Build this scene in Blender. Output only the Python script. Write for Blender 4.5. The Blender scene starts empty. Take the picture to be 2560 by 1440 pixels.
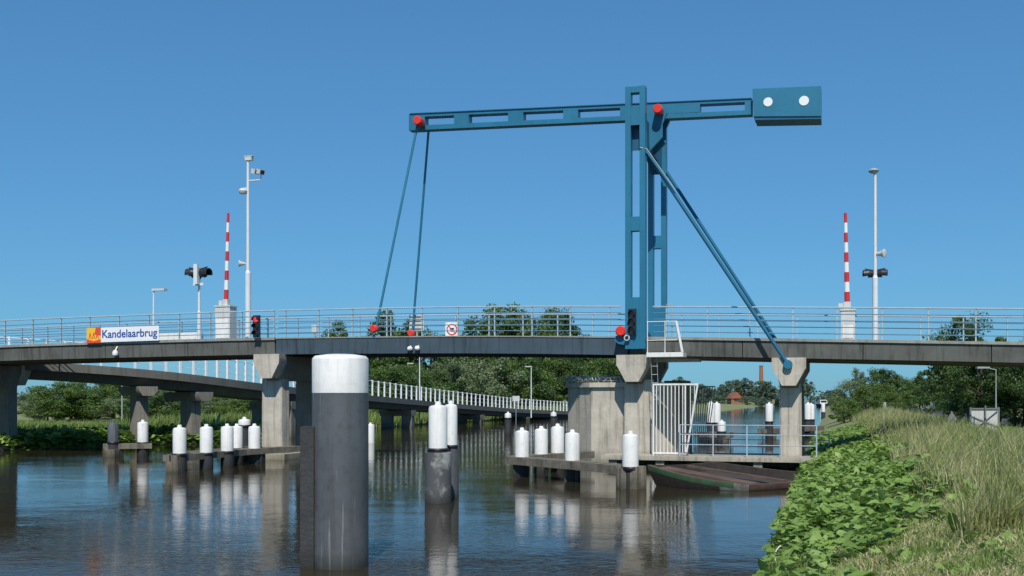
import bpy, math, random, bmesh
import numpy as np
from mathutils import Vector, Matrix
random.seed(7); rng=np.random.default_rng(7)
scene=bpy.context.scene
col=scene.collection
# ---------------------------------------------------------------- survey frame
CH=2.5; F=2700.0
A=Vector((.956,-.292,0)); Bv=Vector((.292,.956,0)); O=Vector((4.59,39.7,0)); UP=Vector((0,0,1))
def P(x,v,Y): return Vector(((x-1280)/F*Y, Y, CH+(995-v)/F*Y))
def W(t,b,z): return O+A*t+Bv*b+UP*z
def TZ(x,v,b):
    r=(x-1280)/F
    t=(r*(39.7+.956*b)-4.59-.292*b)/(.956+.292*r)
    Y=39.7-.292*t+.956*b
    return t, CH+(995-v)/F*Y
_T=[-60,-45,-28.6,-15.8,-6,0,7,13,40,60]; _Z=[4.0,4.4,4.84,4.96,4.90,4.74,4.53,4.34,3.5,2.9]
def ztop(t): 
    return float(np.mean([np.interp(t+k,_T,_Z) for k in (-3,-1.5,0,1.5,3)]))
# ---------------------------------------------------------------- materials
def nn(nt,t,**k):
    n=nt.nodes.new(t)
    for a,b in k.items(): setattr(n,a,b)
    return n
def M(name,c,rough=.6,var=.18,scale=2.0,metal=0.0,bump=0.0,streak=0.0,c2=None,spots=0.0,band=None,drips=0.0,lo_p=.3,hi_p=.7,spec=None):
    m=bpy.data.materials.new(name); m.use_nodes=True; nt=m.node_tree; L=nt.links
    bs=nt.nodes['Principled BSDF']; bs.inputs['Roughness'].default_value=rough; bs.inputs['Metallic'].default_value=metal
    if spec is not None: bs.inputs['Specular IOR Level'].default_value=spec
    tc=nn(nt,'ShaderNodeNewGeometry'); 
    no=nn(nt,'ShaderNodeTexNoise'); no.inputs['Scale'].default_value=scale; no.inputs['Detail'].default_value=8; no.inputs['Roughness'].default_value=.65
    L.new(tc.outputs['Position'],no.inputs['Vector'])
    rp=nn(nt,'ShaderNodeValToRGB'); c=np.array(c[:3],float)
    lo=c*(1-var) if c2 is None else np.array(c2); hi=np.clip(c*(1+var),0,1) if c2 is None else c
    rp.color_ramp.elements[0].position=lo_p; rp.color_ramp.elements[1].position=hi_p
    rp.color_ramp.elements[0].color=(*lo,1); rp.color_ramp.elements[1].color=(*hi,1)
    L.new(no.outputs['Fac'],rp.inputs['Fac']); out=rp.outputs['Color']
    def mul(out,fac_out,amount,tint=(0.25,.22,.18),f0=.5,f1=.75,bt='MULTIPLY'):
        mx=nn(nt,'ShaderNodeMix',data_type='RGBA',blend_type=bt); 
        mr=nn(nt,'ShaderNodeMapRange'); mr.inputs['From Min'].default_value=f0; mr.inputs['From Max'].default_value=f1; mr.inputs['To Max'].default_value=amount
        L.new(fac_out,mr.inputs['Value']); L.new(mr.outputs['Result'],mx.inputs['Factor'])
        L.new(out,mx.inputs['A']); mx.inputs['B'].default_value=(*tint,1); return mx.outputs['Result']
    if streak:
        mp=nn(nt,'ShaderNodeMapping'); mp.inputs['Scale'].default_value=(5,5,.35); L.new(tc.outputs['Position'],mp.inputs['Vector'])
        n2=nn(nt,'ShaderNodeTexNoise'); n2.inputs['Scale'].default_value=1.6; n2.inputs['Detail'].default_value=5; L.new(mp.outputs['Vector'],n2.inputs['Vector'])
        out=mul(out,n2.outputs['Fac'],streak)
    if drips:
        mp=nn(nt,'ShaderNodeMapping'); mp.inputs['Scale'].default_value=(14,14,.5); L.new(tc.outputs['Position'],mp.inputs['Vector'])
        n5=nn(nt,'ShaderNodeTexNoise'); n5.inputs['Scale'].default_value=1.4; n5.inputs['Detail'].default_value=4; L.new(mp.outputs['Vector'],n5.inputs['Vector'])
        out=mul(out,n5.outputs['Fac'],drips,(.5,.5,.48),.64,.76,'MIX')
    if spots:
        n3=nn(nt,'ShaderNodeTexNoise'); n3.inputs['Scale'].default_value=9; n3.inputs['Detail'].default_value=6; L.new(tc.outputs['Position'],n3.inputs['Vector'])
        out=mul(out,n3.outputs['Fac'],spots,(.3,.2,.12))
    if band:   # darker wet/algae zone just above the water line
        sp=nn(nt,'ShaderNodeSeparateXYZ'); L.new(tc.outputs['Position'],sp.inputs[0])
        mr=nn(nt,'ShaderNodeMapRange'); mr.inputs['From Min'].default_value=band; mr.inputs['From Max'].default_value=0.02
        mr.inputs['To Max'].default_value=.75; L.new(sp.outputs['Z'],mr.inputs['Value'])
        mx=nn(nt,'ShaderNodeMix',data_type='RGBA',blend_type='MULTIPLY'); L.new(mr.outputs['Result'],mx.inputs['Factor'])
        L.new(out,mx.inputs['A']); mx.inputs['B'].default_value=(.3,.32,.22,1); out=mx.outputs['Result']
    L.new(out,bs.inputs['Base Color'])
    if bump:
        bp=nn(nt,'ShaderNodeBump'); bp.inputs['Strength'].default_value=bump; bp.inputs['Distance'].default_value=.03
        n4=nn(nt,'ShaderNodeTexNoise'); n4.inputs['Scale'].default_value=scale*6; n4.inputs['Detail'].default_value=6
        L.new(tc.outputs['Position'],n4.inputs['Vector']); L.new(n4.outputs['Fac'],bp.inputs['Height']); L.new(bp.outputs['Normal'],bs.inputs['Normal'])
    return m
def leafmat(name,cols,trans=.3,nscale=.5):
    m=bpy.data.materials.new(name); m.use_nodes=True; nt=m.node_tree; L=nt.links
    bs=nt.nodes['Principled BSDF']; bs.inputs['Roughness'].default_value=.5; bs.inputs['Specular IOR Level'].default_value=.35
    g=nn(nt,'ShaderNodeNewGeometry'); no=nn(nt,'ShaderNodeTexNoise'); no.inputs['Scale'].default_value=nscale; no.inputs['Detail'].default_value=3
    L.new(g.outputs['Position'],no.inputs['Vector'])
    mr=nn(nt,'ShaderNodeMapRange'); mr.inputs['From Min'].default_value=.3; mr.inputs['From Max'].default_value=.7; L.new(no.outputs['Fac'],mr.inputs['Value'])
    ad=nn(nt,'ShaderNodeMix',data_type='FLOAT'); ad.inputs['Factor'].default_value=.5
    L.new(mr.outputs['Result'],ad.inputs['A']); L.new(g.outputs['Random Per Island'],ad.inputs['B'])
    rp=nn(nt,'ShaderNodeValToRGB'); e=rp.color_ramp.elements
    while len(e)<len(cols): e.new(.5)
    for i,c in enumerate(cols): e[i].position=.12+.76*i/(len(cols)-1); e[i].color=(*c,1)
    L.new(ad.outputs['Result'],rp.inputs['Fac']); L.new(rp.outputs['Color'],bs.inputs['Base Color'])
    tr=nn(nt,'ShaderNodeBsdfTranslucent'); L.new(rp.outputs['Color'],tr.inputs['Color'])
    mx=nn(nt,'ShaderNodeMixShader'); mx.inputs[0].default_value=trans
    L.new(bs.outputs[0],mx.inputs[1]); L.new(tr.outputs[0],mx.inputs[2]); L.new(mx.outputs[0],nt.nodes['Material Output'].inputs['Surface'])
    return m
blue=M('blue_steel_paint',(.020,.158,.265),.38,.12,.7,spots=.12,streak=.12)
bluedk=M('dark_blue_steel',(.014,.10,.18),.4,.12,1)
bluebr=M('brace_blue_paint',(.016,.125,.215),.6,.12,1,spec=.25)
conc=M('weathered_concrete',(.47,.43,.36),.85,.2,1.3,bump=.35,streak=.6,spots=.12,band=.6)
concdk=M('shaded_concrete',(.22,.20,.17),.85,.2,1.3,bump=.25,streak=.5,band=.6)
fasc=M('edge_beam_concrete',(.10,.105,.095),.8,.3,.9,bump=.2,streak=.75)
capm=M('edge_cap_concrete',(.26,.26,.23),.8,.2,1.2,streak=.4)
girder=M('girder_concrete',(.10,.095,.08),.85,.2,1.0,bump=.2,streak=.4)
steelsp=M('span_steel',(.050,.076,.098),.5,.2,.8,streak=.65)
rampm=M('ramp_concrete',(.13,.13,.115),.85,.2,1.0,streak=.4)
white=M('white_paint',(.78,.77,.74),.45,.05,2,streak=.28,spots=.16)
whitecl=M('clean_white_paint',(.78,.79,.79),.4,.03,2)
pilegr=M('grey_pile_coating',(.095,.102,.110),.45,.2,1.2,streak=.35,spots=.25,band=.25,drips=.5)
pilemid=M('flaking_grey_pile',(.34,.34,.32),.65,.3,1.1,streak=.3,c2=(.085,.088,.092),band=.3,lo_p=.50,hi_p=.60)
piledk=M('dark_timber',(.035,.036,.037),.75,.3,3,bump=.4,band=.3)
timber=M('grey_weathered_timber',(.17,.15,.115),.85,.35,3,bump=.5,streak=.7,band=.35)
galv=M('galvanised_steel',(.42,.47,.50),.45,.12,3,metal=.35)
signbk=M('sign_back_grey',(.17,.19,.20),.5,.12,3)
railp=M('rail_grey_blue',(.38,.46,.51),.45,.1,3,metal=.1)
railblue=M('rail_blue',(.11,.21,.31),.45,.1,3)
polegr=M('pole_grey',(.64,.68,.70),.45,.06,2)
polefar=M('weathered_lamp_post',(.30,.33,.34),.55,.1,2)
red=M('red_paint',(.72,.035,.02),.35,.08,3)
redstr=M('barrier_red',(.55,.03,.03),.4,.08,3)
black=M('black_housing',(.018,.018,.02),.45,.2,3)
yellow=M('yellow_panel',(.85,.50,.03),.5,.04,3)
orange=M('orange_red_panel',(.70,.07,.03),.5,.04,3)
txtblue=M('lettering_blue',(.02,.07,.33),.5,.03,3)
rust=M('rusty_iron',(.155,.092,.066),.85,.3,1.3,bump=.5,c2=(.06,.042,.033))
green_p=M('worn_green_paint',(.05,.17,.075),.7,.2,4,c2=(.07,.075,.05),bump=.3)
palep=M('worn_pale_paint',(.36,.36,.31),.7,.2,4,c2=(.09,.09,.075),bump=.3)
tarred=M('tarred_hull',(.05,.042,.033),.75,.3,3,bump=.4,streak=.4)
asphalt=M('asphalt',(.055,.055,.055),.9,.2,2,bump=.2)
brick=M('brick',(.28,.12,.07),.85,.2,3); roofm=M('red_roof_tiles',(.28,.10,.055),.8,.15,3); bark=M('bark',(.07,.055,.04),.9,.25,6,bump=.5)
glass=M('dark_glass',(.02,.025,.03),.1,.1,1); lensm=M('signal_lens',(.10,.03,.03),.15,.1,2); lightgrey=M('light_grey_box',(.56,.57,.55),.55,.07,2,streak=.3)
def emis(name,c,s):
    m=M(name,c,.4,.02); b=m.node_tree.nodes['Principled BSDF']; b.inputs['Emission Color'].default_value=(*c,1); b.inputs['Emission Strength'].default_value=s; return m
redlit=emis('lit_red_lens',(1,.03,.02),1.6)
# ---------------------------------------------------------------- mesh builder
class MB:
    def __init__(s): s.v=[]; s.f=[]; s.m=[]; s.cm=0
    def add(s,vs,fs):
        o=len(s.v); s.v+= [tuple(v) for v in vs]
        for f in fs: s.f.append([i+o for i in f]); s.m.append(s.cm)
        return s
    def box(s,c,x,y,z):  # half-extent vectors
        c=Vector(c); vs=[c+x*i+y*j+z*k for i in(-1,1) for j in(-1,1) for k in(-1,1)]
        return s.add(vs,[(0,1,3,2),(4,6,7,5),(0,4,5,1),(2,3,7,6),(0,2,6,4),(1,5,7,3)])
    def tb(s,t0,t1,b0,b1,z0,z1):
        return s.box(W((t0+t1)/2,(b0+b1)/2,(z0+z1)/2),A*(t1-t0)/2,Bv*(b1-b0)/2,UP*(z1-z0)/2)
    def ab(s,x0,x1,y0,y1,z0,z1):
        return s.box(((x0+x1)/2,(y0+y1)/2,(z0+z1)/2),Vector(((x1-x0)/2,0,0)),Vector((0,(y1-y0)/2,0)),Vector((0,0,(z1-z0)/2)))
    def cyl(s,p0,p1,r0,r1=None,n=10):
        r1=r0 if r1 is None else r1; p0=Vector(p0);p1=Vector(p1); d=(p1-p0).normalized()
        u=d.orthogonal().normalized(); w=d.cross(u); vs=[]
        for p,r in((p0,r0),(p1,r1)):
            for i in range(n):
                a=2*math.pi*i/n; vs.append(p+(u*math.cos(a)+w*math.sin(a))*r)
        fs=[(i,(i+1)%n,n+(i+1)%n,n+i) for i in range(n)]+[tuple(range(n))[::-1],tuple(range(n,2*n))]
        return s.add(vs,fs)
    def lathe(s,c,prof,n=24,axis=UP):
        c=Vector(c); u=axis.orthogonal().normalized(); w=axis.cross(u); vs=[]
        for r,z in prof:
            for i in range(n):
                a=2*math.pi*i/n; vs.append(c+axis*z+(u*math.cos(a)+w*math.sin(a))*r)
        k=len(prof); fs=[(j*n+i,j*n+(i+1)%n,(j+1)*n+(i+1)%n,(j+1)*n+i) for j in range(k-1) for i in range(n)]
        fs+=[tuple(range(n))[::-1],tuple(range((k-1)*n,k*n))]
        return s.add(vs,fs)
    def prism(s,pts,vec):
        n=len(pts); vs=[Vector(p) for p in pts]+[Vector(p)+vec for p in pts]
        return s.add(vs,[(i,(i+1)%n,n+(i+1)%n,n+i) for i in range(n)]+[tuple(range(n))[::-1],tuple(range(n,2*n))])
    def sweep(s,rings):
        n=len(rings[0]); vs=[p for r in rings for p in r]
        fs=[(j*n+i,j*n+(i+1)%n,(j+1)*n+(i+1)%n,(j+1)*n+i) for j in range(len(rings)-1) for i in range(n)]
        fs+=[tuple(range(n))[::-1],tuple(range((len(rings)-1)*n,len(rings)*n))]
        return s.add(vs,fs)
def link(o): col.objects.link(o); return o
def empty(name,base,label=None,cat=None,group=None):
    e=bpy.data.objects.new(name,None); e.location=base; e.empty_display_size=.3; link(e); meta(e,label,cat,group); return e
def meta(o,label,cat,group=None,kind=None):
    if label: o['label']=label
    if cat: o['category']=cat
    if group: o['group']=group
    if kind: o['kind']=kind
def root_loc(p):
    while p.parent: p=p.parent
    return Vector(p.location)
def part(name,mb,mats,parent=None,base=None,label=None,cat=None,group=None,kind=None,ang=35):
    if not isinstance(mats,(list,tuple)): mats=[mats]
    base=Vector((0,0,0)) if base is None else Vector(base)
    org=base if parent is None else root_loc(parent)
    me=bpy.data.meshes.new(name); me.from_pydata([tuple(Vector(v)-org) for v in mb.v],[],mb.f)
    for m in mats: me.materials.append(m)
    me.polygons.foreach_set('material_index',mb.m); 
    bm=bmesh.new(); bm.from_mesh(me); bmesh.ops.recalc_face_normals(bm,faces=bm.faces); bm.to_mesh(me); bm.free()
    me.polygons.foreach_set('use_smooth',[True]*len(me.polygons)); me.set_sharp_from_angle(angle=math.radians(ang))
    o=bpy.data.objects.new(name,me); link(o)
    if parent is None: o.location=org
    else: o.parent=parent
    meta(o,label,cat,group,kind); return o
def rawmesh(name,verts,faces,mat,label=None,cat=None,kind=None,parent=None):
    me=bpy.data.meshes.new(name); me.from_pydata(verts.tolist(),[],faces.tolist()); me.materials.append(mat)
    o=bpy.data.objects.new(name,me); link(o); meta(o,label,cat,None,kind); 
    if parent: o.parent=parent
    return o
# ---------------------------------------------------------------- terrain
LY=[-200,-60,0,30,48,51,57.7,61,90,118,135,193,393,4200]; LX=[-120,-62,-45,-35,-26,-24.2,-18.8,-14.5,-11.5,-3,6,36,94.6,94.6+.294*3807]
def xr(Y): return -.97+.294*Y
def xl(Y): return float(np.interp(Y,LY,LX))
PR_D=[-6,-3,-1,0,.5,1.5,2.8,4.5,6.5,9,14,30,3000]; PR_H=[-2.5,-1.6,-.6,-.02,.20,.52,.88,1.08,.98,.9,.88,.85,.8]
PL_D=[-6,-3,-1,0,.5,1.5,3,6,3000]; PL_H=[-2.5,-1.6,-.5,-.02,.18,.4,.55,.65,.7]
def hgt(X,Y):
    dr=(X-xr(Y))*.96
    if X>(xr(Y)+xl(Y))/2: return float(np.interp(dr,PR_D,PR_H))
    return float(np.interp((xl(Y)-X)*.9,PL_D,PL_H))
rows=list(np.arange(-30,60,1.0))+list(np.arange(60,210,3.0))+[210*1.12**k for k in range(0,27)]
loff=[3500,1500,600,250,120,60,35,20,12,8,5.5,4,3,2.2,1.5,1,.6,.3,0,-.6,-1.5,-3,-6]
roff=[-6,-3,-1.5,-.6,0,.3,.6,1,1.5,2,2.5,3,3.6,4.4,5.2,6,7,8,10,14,20,35,60,120,250,600,1500,3500]
mb=MB(); vs=[]; 
for Y in rows:
    Y=float(Y)
    for o_ in loff: X=xl(Y)-o_; vs.append((X,Y,hgt(X,Y)+(random.uniform(-.04,.04) if 0.2<o_<60 else 0)))
    for o_ in roff: X=xr(Y)+o_; vs.append((X,Y,hgt(X,Y)+(random.uniform(-.03,.03) if 0.2<o_<20 else 0)))
nc=len(loff)+len(roff); fs=[(j*nc+i,j*nc+i+1,(j+1)*nc+i+1,(j+1)*nc+i) for j in range(len(rows)-1) for i in range(nc-1)]
mb.add(vs,fs)
gm=M('grassy_ground',(.125,.175,.050),.95,.3,.45,bump=.6,c2=(.24,.225,.105))
part('ground',mb,gm,kind='structure',label='grassy canal banks and flat polder fields',cat='ground',ang=180)
# water
wm=bpy.data.materials.new('canal_water'); wm.use_nodes=True; nt=wm.node_tree; L=nt.links; bs=nt.nodes['Principled BSDF']
bs.inputs['Base Color'].default_value=(.030,.024,.013,1); bs.inputs['Roughness'].default_value=.03; bs.inputs['IOR'].default_value=1.24
g=nn(nt,'ShaderNodeNewGeometry'); mp=nn(nt,'ShaderNodeMapping'); mp.inputs['Scale'].default_value=(.9,1.3,1); mp.inputs['Rotation'].default_value=(0,0,.25); L.new(g.outputs['Position'],mp.inputs['Vector'])
n1=nn(nt,'ShaderNodeTexNoise'); n1.inputs['Scale'].default_value=6.5; n1.inputs['Detail'].default_value=4; n1.inputs['Distortion'].default_value=.3
n2=nn(nt,'ShaderNodeTexNoise'); n2.inputs['Scale'].default_value=.6; n2.inputs['Detail'].default_value=2
L.new(mp.outputs[0],n1.inputs['Vector']); L.new(mp.outputs[0],n2.inputs['Vector'])
b1=nn(nt,'ShaderNodeBump'); b1.inputs['Distance'].default_value=.0048
b2=nn(nt,'ShaderNodeBump'); b2.inputs['Strength'].default_value=1; b2.inputs['Distance'].default_value=.010
n3=nn(nt,'ShaderNodeTexNoise'); n3.inputs['Scale'].default_value=.15; L.new(mp.outputs[0],n3.inputs['Vector'])
mr=nn(nt,'ShaderNodeMapRange'); mr.inputs['From Min'].default_value=.38; mr.inputs['From Max'].default_value=.62; mr.inputs['To Min'].default_value=.4; L.new(n3.outputs['Fac'],mr.inputs['Value']); L.new(mr.outputs['Result'],b1.inputs['Strength'])
L.new(n1.outputs['Fac'],b1.inputs['Height']); L.new(n2.outputs['Fac'],b2.inputs['Height']); L.new(b2.outputs['Normal'],b1.inputs['Normal']); L.new(b1.outputs['Normal'],bs.inputs['Normal'])
mb=MB(); mb.add([(-3600,-30,0),(4800,-30,0),(4800,4300,0),(-3600,4300,0)],[(0,1,2,3)])
part('water',mb,wm,kind='structure',label='dark rippled canal water reflecting the sky',cat='water')
# road on the dyke
mb=MB(); rr=[]
for i,Y in enumerate(list(np.arange(-25,200,5.0))+[260,400,700,1200]): rr.append((Y,xr(Y)))
vs=[];
for Y,c in rr:
    for o_ in (10.5,16): vs.append((c+o_,Y,hgt(c+o_,Y)+.03))
mb.add(vs,[(2*i,2*i+1,2*i+3,2*i+2) for i in range(len(rr)-1)])
part('road',mb,asphalt,kind='structure',label='narrow asphalt road along the canal dyke',cat='road')
# ---------------------------------------------------------------- main bridge
base=W(0,2,0); base.z=0
br=empty('bridge',base,'concrete canal bridge with steel lifting span and slim railings','bridge')
TL,_=TZ(690,0,.2); TR,_=TZ(1572,0,.2)
def deckpart(name,t0,t1,mat,prof,step=1.5):
    n=max(2,int((t1-t0)/step)); mb=MB(); rings=[]
    for i in range(n+1):
        t=t0+(t1-t0)*i/n; z=ztop(t); rings.append([W(t,b,z+dz) for b,dz in prof])
    mb.sweep(rings); return part(name,mb,mat,br)
slab=[(.55,-.02),(3.85,-.02),(3.85,-.34),(.55,-.34)]
for (a,b_) in ((-52,TL-.03),(TR+.03,45)):
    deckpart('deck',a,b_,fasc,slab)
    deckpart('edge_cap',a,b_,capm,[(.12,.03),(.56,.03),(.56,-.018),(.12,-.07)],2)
    n=int((b_-a)/3.9)
    for k in range(n):   # precast edge units with open joints
        q0=a+(b_-a)*k/n; q1=a+(b_-a)*(k+1)/n-.03
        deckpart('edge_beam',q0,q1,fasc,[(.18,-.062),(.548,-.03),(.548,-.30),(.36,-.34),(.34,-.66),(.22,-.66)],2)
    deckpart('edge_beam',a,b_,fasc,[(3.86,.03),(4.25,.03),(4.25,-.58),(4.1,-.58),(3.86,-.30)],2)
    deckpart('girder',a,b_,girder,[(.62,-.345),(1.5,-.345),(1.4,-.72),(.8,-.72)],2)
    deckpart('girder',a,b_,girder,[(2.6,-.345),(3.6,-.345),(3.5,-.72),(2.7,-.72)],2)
deckpart('lifting_span',TL+.03,TR-.03,steelsp,[(.16,-.032),(4.25,-.032),(4.25,-.66),(4.13,-.66),(4.13,-.2),(.30,-.2),(.30,-.66),(.16,-.66)])
deckpart('edge_cap',TL+.03,TR-.03,capm,[(.13,.02),(4.27,.02),(4.27,-.03),(.13,-.03)])
mb=MB(); t=TL+1
while t<TR-.5:
    mb.tb(t-.08,t+.08,.301,4.129,ztop(t)-.55,ztop(t)-.21); t+=1.6
part('cross_girder',mb,bluedk,br)
def railing(name,b,t0,t1,ph,mat,nr=5,sp=1.5,h=1.12):
    mb=MB(); ts=np.arange(t0+ph,t1,sp); zz=.02
    for t in ts:
        z=ztop(t)+zz; mb.box(W(t,b,z+h/2),A*.022,Bv*.03,UP*h/2)
    ts=list(np.arange(t0,t1,3.0))+[t1]
    for k in range(nr):
        r=.028 if k==nr-1 else .016; hh=.2+(h-.2)*k/(nr-1)+.02
        mb.cm=0 if k==nr-1 else 1
        for i in range(len(ts)-1):
            mb.cyl(W(ts[i],b-.03,ztop(ts[i])+hh),W(ts[i+1],b-.03,ztop(ts[i+1])+hh),r,n=6)
    return part(name,mb,[mat,railblue],br)
for b,ph in((.27,.4),(4.15,.9)):
    railing('railing',b,-50,TL-.1,ph,railp); railing('railing',b,TL+.1,TR-.3,.3,railp); railing('railing',b,.55,44,.5,railp)
def pier(tc,cwid=1.02,foot=0,hd=.30,tfar=0.0,cx=.0,zb=-2.0,dep=.7,fm=None):
    z=ztop(tc)-.66
    mb=MB(); pts=[(-.58,0),(.58,0),(.58,-.36),(.24,-.98),(-.24,-.98),(-.58,-.36)]
    mb.prism([W(tc+x,-.32,z+zz-.002) for x,zz in pts],Bv*.62); part('pier_head',mb,conc,br)
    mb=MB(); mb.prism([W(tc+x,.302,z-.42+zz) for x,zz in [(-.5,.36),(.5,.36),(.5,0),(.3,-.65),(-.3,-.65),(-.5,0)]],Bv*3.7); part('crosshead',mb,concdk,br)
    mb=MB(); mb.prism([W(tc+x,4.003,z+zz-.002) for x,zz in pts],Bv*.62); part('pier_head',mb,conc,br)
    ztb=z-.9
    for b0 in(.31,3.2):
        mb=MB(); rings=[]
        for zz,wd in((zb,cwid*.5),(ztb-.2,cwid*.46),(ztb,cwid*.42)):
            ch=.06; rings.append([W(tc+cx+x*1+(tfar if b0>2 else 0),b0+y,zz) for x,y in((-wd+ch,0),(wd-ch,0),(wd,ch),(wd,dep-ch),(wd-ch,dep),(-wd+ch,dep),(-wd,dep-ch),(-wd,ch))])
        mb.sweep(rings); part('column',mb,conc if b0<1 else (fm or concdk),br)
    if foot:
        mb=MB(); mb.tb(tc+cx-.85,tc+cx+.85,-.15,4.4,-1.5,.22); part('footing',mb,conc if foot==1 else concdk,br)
t683,_=TZ(666,0,-.3); pier(t683,1.0,1,cx=-.12)
tlf,_=TZ(-145,0,-.3); pier(tlf,.95,2)
tcol,_=TZ(1580,0,-.3); pier(tcol,1.12,0,cx=.1,tfar=1.0)
trp,_=TZ(1972,0,-.3); pier(trp,.80,0,cx=.03,dep=.5)
pier(20,.9,0)
# small lamps under the spans
for x,v in((1025,872),(1045,871)):
    t,z=TZ(x,v,.1); mb=MB(); mb.lathe(W(t,.06,z-.0),[(.03,-.12),(.09,-.08),(.10,0),(.08,.06),(.03,.09)],12,(A*(1 if x>1030 else -1)+UP*-.2).normalized()); mb.cyl(W(t,.10,z),W(t,.155,z+.12),.02); 
    part('navigation_lamp',mb,whitecl,None,W(t,.1,z),'small white lamp hung beneath the bridge span','lamp','lamps fixed under the bridge')
t,z=TZ(290,878,.1); mb=MB(); mb.lathe(W(t,.05,z-.1),[(.05,-.10),(.11,-.08),(.13,0),(.10,.10),(.05,.15)],12); mb.cyl(W(t,.08,z+.05),W(t,.19,z+.2),.03)
part('navigation_lamp',mb,whitecl,None,W(t,.1,z),'white bulbous lamp bracketed to the bridge edge','lamp','lamps fixed under the bridge')
# ---------------------------------------------------------------- tower
tb=W(0,0,ztop(0)-.62)
tw=empty('bridge_tower',tb,'tall teal blue steel portal tower with slotted legs','tower')
zv=lambda v: CH+(995-v)/F*39.7
def leg(b0,b1,mat):
    mb=MB(); h=.368; fl=.205
    mb.tb(-h,-h+fl,b0,b1,zv(873),zv(222)); mb.tb(h-fl,h,b0,b1,zv(873),zv(222))
    for v0,v1 in((237,222),(318,270),(580,545),(873,745)):
        mb.tb(-h+fl,h-fl,b0+.02,b1-.02,zv(v0),zv(v1)-.002)
    return part('leg',mb,mat,tw)
leg(-.36,.02,blue); leg(4.5,4.88,blue)
mb=MB()
mb.prism([W(-.2,.021,z) for z in(12.95,11.9,11.6)]+[W(-.2,1.2,11.95),W(-.2,3.2,11.95),W(-.2,4.499,11.6),W(-.2,4.499,11.9),W(-.2,4.499,12.95)],A*.4)
part('crossbeam',mb,bluedk,tw)
tp,zp=TZ(1650,281,1.6)
for b in(1.50,2.42):
    mb=MB(); mb.prism([W(.19,b,12.951),W(-.19,b,12.951),W(-.15,b,13.2),W(tp-.25,b,zp+.2),W(tp+.15,b,zp+.22),W(tp+.28,b,zp-.05),W(tp+.1,b,zp-.45),W(.7,b,12.4),W(.21,b,11.9)],Bv*.14)
    part('pivot_bracket',mb,blue,tw)
def tube_brace(p0,p1,r):
    mb=MB(); mb.cyl(p0,p1,r,n=12); return part('brace',mb,bluebr,tw)
e1t,e1z=TZ(1970,911,-.42); s1t,s1z=TZ(1621,376,-.1)
tube_brace(W(.34,-.1,s1z),W(e1t,-.40,e1z),.068)
sft,sfz=TZ(1661,422,4.6); eft,efz=TZ(1976,905,4.85)
tube_brace(W(sft,4.6,sfz),W(eft,4.85,efz),.068)
for tt,b,zz in((e1t,-.36,e1z),(eft,4.75,efz)):
    mb=MB(); mb.cyl(W(tt,b-.14,zz),W(tt,b+.12,zz),.155,n=20); part('brace_foot',mb,blue,tw)
mb=MB(); mb.cyl(W(.62,4.5,ztop(0)),W(.62,4.5,6.3),.02,n=6); mb.cyl(W(.38,4.5,6.3),W(.62,4.5,6.3),.02,n=6)
part('handrail',mb,railp,tw)
mb=MB(); mb.cyl(W(.18,-.39,s1z+.05),W(.42,-.30,s1z+.02),.022,n=6); mb.cyl(W(.42,-.30,s1z+.02),W(1.45,-.30,s1z-1.55),.018,n=6); part('service_pipe',mb,galv,tw)
mb=MB(); mb.cyl(W(tp,1.25,zp),W(tp,2.75,zp),.11,n=20); part('pivot_pin',mb,blue,tw)
mb=MB(); mb.lathe(W(tp,1.0,zp),[(.15,0),(.175,.03),(.175,.40),(.14,.42)],20,Bv); part('pivot_cap',mb,red,tw)
# ---------------------------------------------------------------- balance beam
bb=empty('balance_beam',W(tp,2.1,zp),'teal blue balance beam with counterweight box and lifting rods','drawbridge beam')
bF,bD=1.85,.42
TOPL=[(1022,285),(1566,258),(1660,252),(1880,246)]; BOTL=[(1022,326),(1566,302),(1660,296),(1880,286)]
def vt(x,L_): return np.interp(x,[p[0] for p in L_],[p[1] for p in L_])
def quad(mb,x0,x1,f0,f1,b=bF,d=bD):
    pts=[]
    for x,f in((x0,f0),(x1,f0),(x1,f1),(x0,f1)):
        v=vt(x,TOPL)*(1-f)+vt(x,BOTL)*f; t,z=TZ(x,v,b); pts.append(W(t,b,z))
    mb.prism(pts,Bv*d)
slots=[(1062,1135),(1172,1270),(1308,1408),(1445,1550),(1750,1862)]
mb=MB(); quad(mb,1022,1880,0,.20); quad(mb,1022,1880,.72,1)
xs=1022
for s0,s1 in slots: quad(mb,xs,s0,.20,.72,bF+.001,bD-.002); xs=s1
quad(mb,xs,1880,.20,.72,bF+.001,bD-.002)
part('arm',mb,blue,bb)
mb=MB(); quad(mb,1024,1878,-.05,-.0,bF-.04,bD+.08); part('flange',mb,bluedk,bb)
def pz(x,v,b): t,z=TZ(x,v,b); return W(t,b,z)
b0=1.5; mb=MB(); mb.prism([pz(1881,222,b0),pz(2053,215,b0),pz(2053,290,b0),pz(1884,291,b0)],Bv*1.05)
part('counterweight',mb,blue,bb)
mb=MB(); mb.prism([pz(1886,291.5,b0+.04),pz(2053,290.5,b0+.04),pz(2053,297,b0+.04),pz(1888,300,b0+.04)],Bv*.97)
part('ballast_tray',mb,bluedk,bb)
for x,v,r in((1920,255,.165),(2010,252,.175)):
    mb=MB(); c=pz(x,v,b0); mb.cyl(c-Bv*.02,c+Bv*.03,r,n=28); part('white_disc',mb,whitecl,bb)
ta,za=TZ(1043,301,1.3)
mb=MB(); mb.cyl(W(ta,1.55,za),W(ta,2.75,za),.12,n=18); part('tip_axle',mb,blue,bb)
mb=MB(); mb.lathe(W(ta,1.25,za),[(.15,0),(.18,.03),(.18,.45),(.14,.47)],20,Bv); part('axle_cap',mb,red,bb)
tn,zn=TZ(936,822,.1); 
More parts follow.
